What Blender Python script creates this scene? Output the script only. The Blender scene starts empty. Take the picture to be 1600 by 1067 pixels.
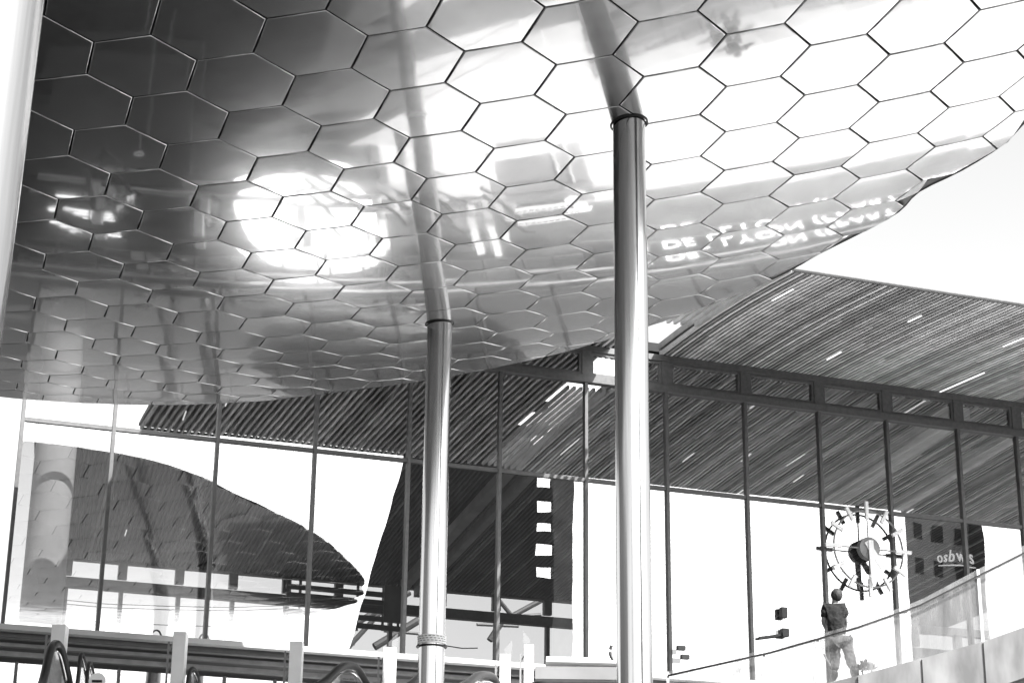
import bpy, bmesh, math, random
from mathutils import Vector, Matrix
random.seed(7)
SC = bpy.context.scene
COL = SC.collection
R = math.radians

# ------------------------------------------------------------------ camera
FPX, PITCH, ROLL = 3019.0, R(19.48), 0.0117
_f = Vector((0, math.cos(PITCH), math.sin(PITCH))); _u = Vector((0, -math.sin(PITCH), math.cos(PITCH))); _r = Vector((1, 0, 0))
CR = _r * math.cos(ROLL) + _u * math.sin(ROLL); CU = -_r * math.sin(ROLL) + _u * math.cos(ROLL); CF = _f
cam = bpy.data.cameras.new('camera'); cam_o = bpy.data.objects.new('camera', cam); COL.objects.link(cam_o)
cam.sensor_width = 36; cam.lens = FPX / 1600 * 36; cam.clip_end = 3000; cam.clip_start = 0.1
cam_o.matrix_world = Matrix(((CR.x, CU.x, -CF.x, 0), (CR.y, CU.y, -CF.y, 0), (CR.z, CU.z, -CF.z, 0), (0, 0, 0, 1)))
SC.camera = cam_o

# ------------------------------------------------------------------ light
SUN = Vector((13.9, -14.6, 17.8)).normalized()
w = bpy.data.worlds.new('World'); SC.world = w; w.use_nodes = True
nt = w.node_tree; nt.nodes.clear()
sky = nt.nodes.new('ShaderNodeTexSky'); sky.sky_type = 'NISHITA'; sky.sun_disc = False
sky.sun_elevation = math.asin(SUN.z); sky.sun_rotation = math.atan2(SUN.x, SUN.y)
sky.dust_density = 3.0; sky.air_density = 1.2
bw = nt.nodes.new('ShaderNodeRGBToBW'); bg = nt.nodes.new('ShaderNodeBackground'); wo = nt.nodes.new('ShaderNodeOutputWorld')
nt.links.new(sky.outputs[0], bw.inputs[0]); nt.links.new(bw.outputs[0], bg.inputs[0]); nt.links.new(bg.outputs[0], wo.inputs[0])
bg.inputs[1].default_value = 0.15
sl = bpy.data.lights.new('sun', 'SUN'); sl.energy = 4.5; sl.angle = R(0.5); sl.color = (1.0, 0.99, 0.985)
so = bpy.data.objects.new('sun', sl); COL.objects.link(so); so.rotation_euler = SUN.to_track_quat('Z', 'Y').to_euler(); so.location = (60, -60, 80)
SC.view_settings.view_transform = 'Standard'; SC.view_settings.look = 'None'; SC.view_settings.gamma = 1
SC.view_settings.exposure = 1.55; SC.view_settings.use_curve_mapping = False
SC.cycles.max_bounces = 14; SC.cycles.glossy_bounces = 7; SC.cycles.transparent_max_bounces = 16; SC.cycles.diffuse_bounces = 4
SC.cycles.sample_clamp_indirect = 6; SC.cycles.caustics_reflective = False; SC.cycles.use_denoising = True

# ------------------------------------------------------------------ materials
def g(v): return (v, v, v, 1)
def newmat(name):
    m = bpy.data.materials.new(name); m.use_nodes = True
    return m, m.node_tree, m.node_tree.nodes['Principled BSDF']
def simple(name, val, rough=.6, metal=0.0, var=0.15, scale=3.0, bump=0.0, obj_var=0.0, spec=.4, stretch=None):
    m, t, b = newmat(name)
    b.inputs['Roughness'].default_value = rough; b.inputs['Metallic'].default_value = metal
    b.inputs['Specular IOR Level'].default_value = spec
    tc = t.nodes.new('ShaderNodeNewGeometry'); no = t.nodes.new('ShaderNodeTexNoise'); no.inputs['Scale'].default_value = scale
    no.inputs['Detail'].default_value = 6
    if stretch:
        mp = t.nodes.new('ShaderNodeMapping'); mp.inputs['Scale'].default_value = stretch
        t.links.new(tc.outputs['Position'], mp.inputs[0]); t.links.new(mp.outputs[0], no.inputs['Vector'])
    else: t.links.new(tc.outputs['Position'], no.inputs['Vector'])
    mr = t.nodes.new('ShaderNodeMapRange'); mr.inputs[1].default_value = .3; mr.inputs[2].default_value = .7
    mr.inputs[3].default_value = val * (1 - var); mr.inputs[4].default_value = val * (1 + var)
    t.links.new(no.outputs[0], mr.inputs[0])
    src = mr.outputs[0]
    if obj_var:
        oi = t.nodes.new('ShaderNodeObjectInfo'); m2 = t.nodes.new('ShaderNodeMapRange')
        m2.inputs[3].default_value = 1 - obj_var; m2.inputs[4].default_value = 1 + obj_var
        t.links.new(oi.outputs['Random'], m2.inputs[0])
        mu = t.nodes.new('ShaderNodeMath'); mu.operation = 'MULTIPLY'
        t.links.new(src, mu.inputs[0]); t.links.new(m2.outputs[0], mu.inputs[1]); src = mu.outputs[0]
    t.links.new(src, b.inputs['Base Color'])
    if bump:
        bp = t.nodes.new('ShaderNodeBump'); bp.inputs['Strength'].default_value = bump; bp.inputs['Distance'].default_value = .02
        t.links.new(no.outputs[0], bp.inputs['Height']); t.links.new(bp.outputs[0], b.inputs['Normal'])
    return m

M = {}
M['frame'] = simple('dark painted metal', .085, .45, var=.2, scale=8)
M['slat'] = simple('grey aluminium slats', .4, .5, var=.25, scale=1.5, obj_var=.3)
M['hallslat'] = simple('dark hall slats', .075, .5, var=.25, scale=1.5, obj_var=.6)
M['black'] = simple('black backing', .012, .8, var=.2)
M['deck'] = simple('roof membrane', .35, .8)
M['concrete'] = simple('stained concrete', .3, .85, var=.35, scale=2.2, bump=.3, stretch=(1, 1, .35))
M['fairface'] = simple('pale column concrete', .42, .8, var=.12, scale=1.0)
M['white'] = simple('white enamel', .8, .35, var=.04)
M['paving'] = simple('dark grey paving', .07, .85, var=.2, scale=.6, bump=.1)
M['darkfloor'] = simple('dark hall floor', .08, .5)
M['pale'] = simple('pale stone and sunlit ground tone', .46, .8, var=.15, scale=.8, bump=.1)
M['darkmatte'] = simple('darkmatte', .04, .9, var=.3, scale=1.2, bump=.2)  # near-black shared by the painted shade patch and the rear block
M['cladding'] = simple('dark grey cladding', .085, .6, var=.3, scale=.5)
M['wallgrey'] = simple('grey cladding', .2, .6, var=.3, scale=.5)
M['darkwall'] = simple('dark cladding', .06, .6, var=.3, scale=.5)
M['rubber'] = simple('black rubber', .02, .45)
M['darksteel'] = simple('dark steel', .05, .4, var=.2)
M['midsteel'] = simple('grey painted steel', .22, .45, var=.2)
M['beam'] = simple('pale grey ceiling beam', .8, .6, var=.2, scale=.8)
M['skin'] = simple('skin', .2, .5)
M['hair'] = simple('hair', .025, .7, var=.4, scale=40)
M['shirt'] = simple('dark cotton', .015, .9, var=.3, scale=6, bump=.3)
M['trouser'] = simple('grey canvas', .08, .9, var=.3, scale=7, bump=.4)
M['boot'] = simple('dark leather', .012, .6)
M['leaf'] = simple('leaves', .07, .6, var=.5, scale=8)

def emis(name, val, e):
    m, t, b = newmat(name); b.inputs['Base Color'].default_value = g(val)
    b.inputs['Emission Color'].default_value = (1, 1, 1, 1); b.inputs['Emission Strength'].default_value = e
    return m
M['lamp'] = emis('lit linear lamp', .8, .5)
M['letters'] = emis('backlit letters', .8, 1.7)
M['nameletters'] = emis('name letters with added glow', .6, .35)  # glow put in so the shaded name and rail read pale

def mirror_mat():
    m, t, b = newmat('polished stainless steel')
    b.inputs['Metallic'].default_value = 1
    geo = t.nodes.new('ShaderNodeNewGeometry'); oi = t.nodes.new('ShaderNodeObjectInfo')
    n1 = t.nodes.new('ShaderNodeTexNoise'); n1.inputs['Scale'].default_value = .9; n1.inputs['Detail'].default_value = 2
    t.links.new(geo.outputs['Position'], n1.inputs['Vector'])
    mr = t.nodes.new('ShaderNodeMapRange'); mr.inputs[1].default_value = .3; mr.inputs[2].default_value = .7
    mr.inputs[3].default_value = .035; mr.inputs[4].default_value = .08
    t.links.new(n1.outputs[0], mr.inputs[0]); t.links.new(mr.outputs[0], b.inputs['Roughness'])
    m2 = t.nodes.new('ShaderNodeMapRange'); m2.inputs[3].default_value = .60; m2.inputs[4].default_value = .70
    t.links.new(oi.outputs['Random'], m2.inputs[0]); t.links.new(m2.outputs[0], b.inputs['Base Color'])
    n2 = t.nodes.new('ShaderNodeTexNoise'); n2.inputs['Scale'].default_value = .8; n2.inputs['Detail'].default_value = 3
    n2.inputs['Roughness'].default_value = .45
    t.links.new(geo.outputs['Position'], n2.inputs['Vector'])
    bp = t.nodes.new('ShaderNodeBump'); bp.inputs['Strength'].default_value = .4; bp.inputs['Distance'].default_value = .009
    t.links.new(n2.outputs[0], bp.inputs['Height']); t.links.new(bp.outputs[0], b.inputs['Normal'])
    # satin haze of the rolled sheet, stronger where it is smudged
    gl = t.nodes.new('ShaderNodeBsdfGlossy'); gl.inputs['Roughness'].default_value = .25
    t.links.new(m2.outputs[0], gl.inputs['Color']); t.links.new(bp.outputs[0], gl.inputs['Normal'])
    n3 = t.nodes.new('ShaderNodeTexNoise'); n3.inputs['Scale'].default_value = .55; n3.inputs['Detail'].default_value = 7; n3.inputs['Roughness'].default_value = .65
    t.links.new(geo.outputs['Position'], n3.inputs['Vector'])
    m3 = t.nodes.new('ShaderNodeMapRange'); m3.inputs[1].default_value = .35; m3.inputs[2].default_value = .65; m3.inputs[3].default_value = .36; m3.inputs[4].default_value = .66
    t.links.new(n3.outputs[0], m3.inputs[0])
    mx = t.nodes.new('ShaderNodeMixShader'); t.links.new(m3.outputs[0], mx.inputs[0])
    t.links.new(b.outputs[0], mx.inputs[1]); t.links.new(gl.outputs[0], mx.inputs[2])
    t.links.new(mx.outputs[0], t.nodes['Material Output'].inputs[0])
    return m
M['mirror'] = mirror_mat()
def brushed():
    m, t, b = newmat('brushed stainless steel')
    b.inputs['Metallic'].default_value = 1; b.inputs['Roughness'].default_value = .15
    geo = t.nodes.new('ShaderNodeNewGeometry'); mp = t.nodes.new('ShaderNodeMapping'); mp.inputs['Scale'].default_value = (1, 1, .02)
    n = t.nodes.new('ShaderNodeTexNoise'); n.inputs['Scale'].default_value = 14; n.inputs['Detail'].default_value = 4
    t.links.new(geo.outputs['Position'], mp.inputs[0]); t.links.new(mp.outputs[0], n.inputs['Vector'])
    mr = t.nodes.new('ShaderNodeMapRange'); mr.inputs[1].default_value = .3; mr.inputs[2].default_value = .7; mr.inputs[3].default_value = .42; mr.inputs[4].default_value = .58
    t.links.new(n.outputs[0], mr.inputs[0]); t.links.new(mr.outputs[0], b.inputs['Base Color'])
    bp = t.nodes.new('ShaderNodeBump'); bp.inputs['Strength'].default_value = .25; bp.inputs['Distance'].default_value = .004
    t.links.new(n.outputs[0], bp.inputs['Height']); t.links.new(bp.outputs[0], b.inputs['Normal'])
    return m
M['column'] = brushed()
def glass(name, refl, tint, wav=.5, rough=0.0):
    m = bpy.data.materials.new(name); m.use_nodes = True; t = m.node_tree; t.nodes.clear()
    out = t.nodes.new('ShaderNodeOutputMaterial'); mix = t.nodes.new('ShaderNodeMixShader')
    tr = t.nodes.new('ShaderNodeBsdfTransparent'); gl = t.nodes.new('ShaderNodeBsdfGlossy')
    tr.inputs[0].default_value = g(tint); gl.inputs['Color'].default_value = g(1); gl.inputs['Roughness'].default_value = rough
    lw0 = t.nodes.new('ShaderNodeLayerWeight'); lw0.inputs[0].default_value = .5
    lw = t.nodes.new('ShaderNodeMath'); lw.operation = 'POWER'; lw.inputs[1].default_value = 4.0; t.links.new(lw0.outputs['Facing'], lw.inputs[0])
    mr = t.nodes.new('ShaderNodeMapRange'); mr.inputs[1].default_value = 0; mr.inputs[2].default_value = 1; mr.inputs[3].default_value = refl; mr.inputs[4].default_value = 1
    t.links.new(lw.outputs[0], mr.inputs[0]); t.links.new(mr.outputs[0], mix.inputs[0])
    geo = t.nodes.new('ShaderNodeNewGeometry'); n = t.nodes.new('ShaderNodeTexNoise'); n.inputs['Scale'].default_value = .45; n.inputs['Detail'].default_value = 1.5
    t.links.new(geo.outputs['Position'], n.inputs['Vector'])
    bp = t.nodes.new('ShaderNodeBump'); bp.inputs['Strength'].default_value = wav; bp.inputs['Distance'].default_value = .02
    t.links.new(n.outputs[0], bp.inputs['Height']); t.links.new(bp.outputs[0], gl.inputs['Normal'])
    t.links.new(tr.outputs[0], mix.inputs[1]); t.links.new(gl.outputs[0], mix.inputs[2]); t.links.new(mix.outputs[0], out.inputs[0])
    return m
M['glass'] = glass('coated facade glass', .34, .68, .14)
M['clear'] = glass('clear balustrade glass', .14, .8, .2)
def dusty():
    m = glass('dusty balustrade glass', .16, .8, .25); t = m.node_tree
    out = [n for n in t.nodes if n.type == 'OUTPUT_MATERIAL'][0]; old = out.inputs[0].links[0].from_socket
    df = t.nodes.new('ShaderNodeBsdfDiffuse'); df.inputs[0].default_value = g(.55); mx = t.nodes.new('ShaderNodeMixShader')
    geo = t.nodes.new('ShaderNodeNewGeometry'); mp = t.nodes.new('ShaderNodeMapping'); mp.inputs['Scale'].default_value = (2.5, 2.5, .5)
    n = t.nodes.new('ShaderNodeTexNoise'); n.inputs['Scale'].default_value = 1.4; n.inputs['Detail'].default_value = 6; n.inputs['Roughness'].default_value = .7
    mr = t.nodes.new('ShaderNodeMapRange'); mr.inputs[1].default_value = .35; mr.inputs[2].default_value = .7; mr.inputs[3].default_value = .08; mr.inputs[4].default_value = .5
    t.links.new(geo.outputs['Position'], mp.inputs[0]); t.links.new(mp.outputs[0], n.inputs['Vector']); t.links.new(n.outputs[0], mr.inputs[0])
    t.links.new(mr.outputs[0], mx.inputs[0]); t.links.new(old, mx.inputs[1]); t.links.new(df.outputs[0], mx.inputs[2]); t.links.new(mx.outputs[0], out.inputs[0])
    return m
M['dusty'] = dusty()

# ------------------------------------------------------------------ helpers
class MB:
    def __init__(s): s.v = []; s.f = []
    def box(s, c, ax, ay, az):
        """centre and three half-extent vectors"""
        c = Vector(c); ax = Vector(ax); ay = Vector(ay); az = Vector(az); n = len(s.v)
        for k in range(8):
            s.v.append(c + ax * (1 if k & 1 else -1) + ay * (1 if k & 2 else -1) + az * (1 if k & 4 else -1))
        flip = ax.cross(ay).dot(az) < 0
        for q in ((0, 2, 3, 1), (4, 5, 7, 6), (0, 1, 5, 4), (2, 6, 7, 3), (0, 4, 6, 2), (1, 3, 7, 5)):
            s.f.append([n + i for i in (q[::-1] if flip else q)])
        return s
    def bar(s, a, b, wd, th=None, up=Vector((0, 0, 1))):
        a = Vector(a); b = Vector(b); d = b - a; th = th or wd
        side = d.cross(up)
        if side.length < 1e-6: side = d.cross(Vector((1, 0, 0)))
        side.normalize(); u2 = side.cross(d).normalized()
        return s.box((a + b) / 2, d / 2, side * wd / 2, u2 * th / 2)
    def tube(s, pts, r, n=8, closed=False, rads=None, cap=True):
        pts = [Vector(p) for p in pts]; base = len(s.v); N = len(pts)
        ref = None
        for i, p in enumerate(pts):
            if closed: d = pts[(i + 1) % N] - pts[i - 1]
            else: d = pts[min(i + 1, N - 1)] - pts[max(i - 1, 0)]
            d.normalize()
            if ref is None:
                ref = d.cross(Vector((0, 0, 1)))
                if ref.length < .05: ref = d.cross(Vector((1, 0, 0)))
            ref = (ref - d * ref.dot(d)).normalized(); o = d.cross(ref)
            rr = rads[i] if rads else r
            for k in range(n):
                a = 2 * math.pi * k / n
                s.v.append(p + ref * math.cos(a) * rr + o * math.sin(a) * rr)
        for i in range(N if closed else N - 1):
            j = (i + 1) % N
            for k in range(n):
                k2 = (k + 1) % n
                s.f.append([base + i * n + k, base + j * n + k, base + j * n + k2, base + i * n + k2])
        if cap and not closed:
            s.f.append([base + k for k in range(n)]); s.f.append([base + (N - 1) * n + k for k in range(n)][::-1])
        return s
    def mesh(s, name):
        m = bpy.data.meshes.new(name); m.from_pydata([tuple(v) for v in s.v], [], s.f); m.update(); return m
    def build(s, name, mat, parent=None, smooth=False, bevel=0):
        me = s.mesh(name); me.materials.append(mat)
        if smooth:
            me.polygons.foreach_set('use_smooth', [True] * len(me.polygons))
            try: me.set_sharp_from_angle(angle=R(40))
            except Exception: pass
        o = bpy.data.objects.new(name, me); COL.objects.link(o)
        if parent: o.parent = parent
        if bevel:
            b = o.modifiers.new('bevel', 'BEVEL'); b.width = bevel; b.segments = 2; b.limit_method = 'ANGLE'
        return o
def link(name, me, parent=None, loc=(0, 0, 0)):
    o = bpy.data.objects.new(name, me); COL.objects.link(o); o.parent = parent; o.location = loc; return o
def tag(o, label=None, cat=None, group=None, kind=None):
    if label: o['label'] = label
    if cat: o['category'] = cat
    if group: o['group'] = group
    if kind: o['kind'] = kind
    return o
def thing(name, label, cat, group=None):
    o = bpy.data.objects.new(name, None); COL.objects.link(o); return tag(o, label, cat, group)

def ray(px, py): return CF + CR * ((px - 800) / FPX) - CU * ((py - 533.5) / FPX)
def at_y(px, py, Y):
    d = ray(px, py); return d * (Y / d.y)
def at_z(px, py, z):
    d = ray(px, py); return d * (z / d.z)
FA = R(70.3); FU = Vector((math.sin(FA), math.cos(FA), 0)); FN = Vector((math.cos(FA), -math.sin(FA), 0)); FP = Vector((9.6, 61.5, 0)) * 1.015
Z = Vector((0, 0, 1))
def at_f(px, py, d0=0.0):
    """point on the facade plane moved d0 metres towards the square"""
    d = ray(px, py); P = FP + FN * d0; return d * (P.dot(FN) / d.dot(FN))
def fp(u, z, d0=0.0): return FP + FU * u + FN * d0 + Z * z
def fu(p): return (p - FP).dot(FU)
GZ = -1.6

# ------------------------------------------------------------------ setting: ground
mb = MB(); mb.v = [Vector(p) for p in ((-900, -900, GZ), (900, -900, GZ), (900, 900, GZ), (-900, 900, GZ))]; mb.f = [[0, 1, 2, 3]]
tag(mb.build('ground', M['paving']), 'grey paving of the station forecourt', kind='structure')
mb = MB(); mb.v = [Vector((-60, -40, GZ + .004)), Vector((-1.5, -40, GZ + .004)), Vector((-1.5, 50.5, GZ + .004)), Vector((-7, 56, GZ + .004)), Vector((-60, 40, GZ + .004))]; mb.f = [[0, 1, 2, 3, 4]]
tag(mb.build('shade_patch', M['darkmatte']), 'dark ground patch with the canopy shade put into its colour', kind='structure')  # canopy shade put into the ground colour, edge follows the shade line

mb = MB(); mb.v = [Vector(p) for p in ((-1.4, 42, GZ + .008), (90, 42, GZ + .008), (90, 110, GZ + .008), (-5, 66, GZ + .008), (-4.4, 60.0, GZ + .008), (-1.2, 55, GZ + .008))]; mb.f = [[0, 1, 2, 3, 4, 5]]
tag(mb.build('sunlit_patch', M['pale']), 'pale ground patch at the foot of the station with sunlight put into its colour', kind='structure')  # sunlight put into the ground as a paler patch
# ------------------------------------------------------------------ hexagon canopy
PAR = [3.06069747e-01, -6.72899236e+00, 3.08475457e+01, 1.65863535e+00, 3.72018151e-01, -2.12911938e-01, -2.14717917e+00, 3.88495042e-01,
       -9.69644171e-01, 5.73386027e-01, -5.52420115e-02, -4.45174809e-01, 7.36609171e-01, -8.67976919e-01, 3.26650859e-01, 2.02575515e-01,
       -3.75228610e-01, -1.15153230e-01, 1.54108971e+01, -4.35245034e-02, 1.73009412e+00, -2.19748812e-01, -1.39011887e-02, 5.86648138e-01,
       -4.44623923e-02, 1.28558906e+00, -4.23651932e-01, -7.99767193e-02]
PQ = [(p, q) for p in range(4) for q in range(4 - p)]
IDX = [k for k, (p, q) in enumerate(PQ) if p + q >= 2]
def _S(lx, ly):
    c, s_ = math.cos(PAR[0]), math.sin(PAR[0])
    X = (c * lx - s_ * ly) * PAR[3] + PAR[1]; Y = (s_ * lx + c * ly) * PAR[3] + PAR[2]
    x = lx / 10; y = (ly - 5) / 10
    m = [x ** p * y ** q for p, q in PQ]
    for n, k in enumerate(IDX): X += m[k] * PAR[4 + n]; Y += m[k] * PAR[11 + n]
    return Vector((X, Y, sum(m[k] * PAR[18 + k] for k in range(10))))
# domain of the fitted surface; straight on beyond it
LX0, LX1, LY0, LY1 = -7.0, 12.5, -3.5, 15.5
def S(lx, ly):
    cx = min(max(lx, LX0), LX1); cy = min(max(ly, LY0), LY1)
    p = _S(cx, cy)
    if cx != lx or cy != ly:
        e = .05
        p = p + (_S(cx + e, cy) - _S(cx - e, cy)) * ((lx - cx) / (2 * e)) + (_S(cx, cy + e) - _S(cx, cy - e)) * ((ly - cy) / (2 * e))
    return p
def SN(lx, ly, e=.03):
    a = S(lx + e, ly) - S(lx - e, ly); b = S(lx, ly + e) - S(lx, ly - e)
    n = a.cross(b).normalized()
    return n if n.z < 0 else -n
def inv(X, Y):
    lx, ly = 3.0, 5.0
    for _ in range(25):
        p = S(lx, ly); e = .01
        a = (S(lx + e, ly) - p) / e; b = (S(lx, ly + e) - p) / e
        det = a.x * b.y - a.y * b.x; dx, dy = X - p.x, Y - p.y
        lx += (dx * b.y - dy * b.x) / det; ly += (a.x * dy - a.y * dx) / det
    return lx, ly
EDGE = [(10.3, 35.3), (10.1, 36.1), (9.45, 37.1), (8.7, 37.9), (8.45, 38.9), (7.8, 39.85), (7.0, 40.9), (6.5, 41.8), (5.9, 42.6), (4.9, 43.7), (3.7, 44.9), (2.5, 46.05),
        (1.1, 47.3), (-.3, 48.3), (-1.6, 49.2), (-2.8, 49.8), (-3.9, 50.4), (-5.3, 51.0), (-6.6, 51.65), (-8.5, 52.2), (-10.1, 52.35), (-11.8, 52.2), (-13.1, 51.9), (-14.5, 51.3),
        (-17, 49.5), (-20, 45), (-22.5, 38), (-22.5, 27), (-18, 16), (-9, 9.5), (1, 8.5), (9, 13), (12.2, 21), (11.8, 29)]
EL = [inv(*p) for p in EDGE]
def smooth_closed(pts, sub=3):
    out = []; N = len(pts)
    for i in range(N):
        p0, p1, p2, p3 = pts[i - 1], pts[i], pts[(i + 1) % N], pts[(i + 2) % N]
        for k in range(sub):
            t = k / sub
            out.append(tuple(.5 * (2 * b + (c - a) * t + (2 * a - 5 * b + 4 * c - d) * t * t + (3 * b - a - 3 * c + d) * t ** 3) for a, b, c, d in zip(p0, p1, p2, p3)))
    return out
EL = smooth_closed(EL)
def inside(x, y, poly=EL):
    c = False; n = len(poly)
    for i in range(n):
        x1, y1 = poly[i - 1]; x2, y2 = poly[i]
        if (y1 > y) != (y2 > y) and x < (x2 - x1) * (y - y1) / (y2 - y1) + x1: c = not c
    return c
_ar = sum(EL[i - 1][0] * EL[i][1] - EL[i][0] * EL[i - 1][1] for i in range(len(EL)))
def clip_local(poly, cx, cy):
    """cut a hexagon with the outline segments that pass near it"""
    n = len(EL)
    for i in range(n):
        a = EL[i - 1]; b = EL[i]
        mx, my = (a[0] + b[0]) / 2, (a[1] + b[1]) / 2
        if (mx - cx) ** 2 + (my - cy) ** 2 > .85: continue
        nx, ny = -(b[1] - a[1]), b[0] - a[0]
        if _ar < 0: nx, ny = -nx, -ny
        out = []
        for k in range(len(poly)):
            p, q = poly[k - 1], poly[k]
            dp = (p[0] - a[0]) * nx + (p[1] - a[1]) * ny; dq = (q[0] - a[0]) * nx + (q[1] - a[1]) * ny
            if (dp >= 0) != (dq >= 0):
                t = dp / (dp - dq); out.append((p[0] + (q[0] - p[0]) * t, p[1] + (q[1] - p[1]) * t))
            if dq >= 0: out.append(q)
        poly = out
        if len(poly) < 3: return []
    return poly
A = Vector((1, 0)); Bv = Vector((.5, .8660254))
GAP = 0.009       # in lattice units; half of a joint
PIL = 0.010        # crown of each pressed panel
def hex_mesh(i, j, store=None):
    c = A * i + Bv * j
    Rr = 1 / math.sqrt(3)
    poly = [(c.x + (Rr - GAP * 1.15) * math.cos(R(90 + 60 * k)), c.y + (Rr - GAP * 1.15) * math.sin(R(90 + 60 * k))) for k in range(6)]
    full = all(inside(*p) for p in poly) and inside(c.x, c.y)
    if not full:
        if not any(inside(*p) for p in poly) and not inside(c.x, c.y): return None
        poly = clip_local(poly, c.x, c.y)
        if len(poly) < 3: return None
        area = abs(sum(poly[k - 1][0] * poly[k][1] - poly[k][0] * poly[k - 1][1] for k in range(len(poly)))) / 2
        if area < .003: return None
    cc = (sum(p[0] for p in poly) / len(poly), sum(p[1] for p in poly) / len(poly))
    ring = []
    seg = 4 if full else 3
    for k in range(len(poly)):
        p, q = poly[k], poly[(k + 1) % len(poly)]
        for s_ in range(seg): ring.append((p[0] + (q[0] - p[0]) * s_ / seg, p[1] + (q[1] - p[1]) * s_ / seg))
    n = len(ring)
    pil = PIL * random.uniform(.7, 1.3)
    tilt = (random.uniform(-.005, .005), random.uniform(-.005, .005))
    def P(x, y):
        dx, dy = x - c.x, y - c.y
        h = pil * (1 - (dx * dx + dy * dy) / (Rr * Rr)) + (dx * tilt[0] + dy * tilt[1]) * 1.66
        return S(x, y) + SN(x, y) * h
    def N(x, y):
        e = .02
        a = P(x + e, y) - P(x - e, y); b = P(x, y + e) - P(x, y - e); v = a.cross(b).normalized()
        return v if v.z < 0 else -v
    V = [P(*cc)]; NN = [N(*cc)]; F = []
    ts = (.3, .55, .8, .985)
    for t in ts:
        for p in ring:
            x, y = cc[0] + (p[0] - cc[0]) * t, cc[1] + (p[1] - cc[1]) * t
            V.append(P(x, y)); NN.append(N(x, y))
    for k in range(n): F.append((0, 1 + k, 1 + (k + 1) % n))
    for r_ in range(len(ts) - 1):
        for k in range(n):
            a = 1 + r_ * n + k; b = 1 + r_ * n + (k + 1) % n; F.append((a, a + n, b + n, b))
    # rolled edge and return flange
    base = len(V)
    for lay, (off, up, mix) in enumerate(((.985, 0, .25), (1.0, .012, .8), (1.0, .05, 1.0))):
        for k, p in enumerate(ring):
            x, y = cc[0] + (p[0] - cc[0]) * off, cc[1] + (p[1] - cc[1]) * off
            nn = N(x, y); pos = P(x, y) - nn * up
            outw = (P(*p) - P(*cc)); outw = (outw - nn * outw.dot(nn)).normalized()
            V.append(pos); NN.append((nn * (1 - mix) + outw * mix).normalized())
    for lay in range(2):
        for k in range(n):
            a = base + lay * n + k; b = base + lay * n + (k + 1) % n; F.append((a, a + n, b + n, b))
    # orientation: faces must look along NN
    a, b, c_ = (V[q] for q in F[0]); flip = (b - a).cross(c_ - a).dot(NN[0]) < 0
    if flip: F = [f[::-1] for f in F]
    return V, F, NN, full
def nmesh(name, V, F, NN, mat):
    me = bpy.data.meshes.new(name); me.from_pydata([tuple(v) for v in V], [], F); me.materials.append(mat)
    me.polygons.foreach_set('use_smooth', [True] * len(me.polygons)); me.update()
    me.normals_split_custom_set_from_vertices([tuple(n) for n in NN])
    return me
canopy = thing('canopy', 'huge convex canopy of mirror-polished steel hexagons carried on round columns', 'canopy')
def in_frame(V):
    for v in V[::6]:
        d = v.dot(CF)
        if d > 1 and abs(v.dot(CR) / d * FPX) < 815 and abs(v.dot(CU) / d * FPX) < 545: return True
    return False
oV, oF, oN = [], [], []; nin = 0
for j in range(-16, 22):
    for i in range(-26, 26):
        h = hex_mesh(i, j)
        if not h: continue
        V, F, NN, full = h
        if in_frame(V) and nin < 300:
            nin += 1
            link('hexagon_panel', nmesh('hexagon_panel', V, F, NN, M['mirror']), canopy)
        else:
            o = len(oV); oV += V; oN += NN; oF += [tuple(o + k for k in f) for f in F]
print('panels in frame', nin)
tag(link('outer_panels', nmesh('outer_panels', oV, oF, oN, M['mirror']), canopy), kind='stuff')
# dark core above the panels, rounded rim and top sheet
mb = MB(); cen = inv(-5, 32); NR = 14; n = len(EL)
for r_ in range(NR + 1):
    t = r_ / NR * .985
    for p in EL:
        x, y = cen[0] + (p[0] - cen[0]) * t, cen[1] + (p[1] - cen[1]) * t
        mb.v.append(S(x, y) - SN(x, y) * .055)
for r_ in range(NR):
    for k in range(n):
        a = r_ * n + k; b = r_ * n + (k + 1) % n; mb.f.append((a, a + n, b + n, b))
mb.build('core', M['black'], canopy)
mb = MB()
for lay, (t, up) in enumerate(((.999, .0), (.999, .03), (.992, .08), (.96, .14), (.5, .3), (.02, .35))):
    for p in EL:
        x, y = cen[0] + (p[0] - cen[0]) * t, cen[1] + (p[1] - cen[1]) * t
        mb.v.append(S(x, y) + Vector((0, 0, up)))
for lay in range(5):
    for k in range(n):
        a = lay * n + k; b = lay * n + (k + 1) % n; mb.f.append((a, b, b + n, a + n))
mb.build('top_sheet', M['midsteel'], canopy, smooth=True)

def canopy_z(x, y):
    return S(*inv(x, y)).z
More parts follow.
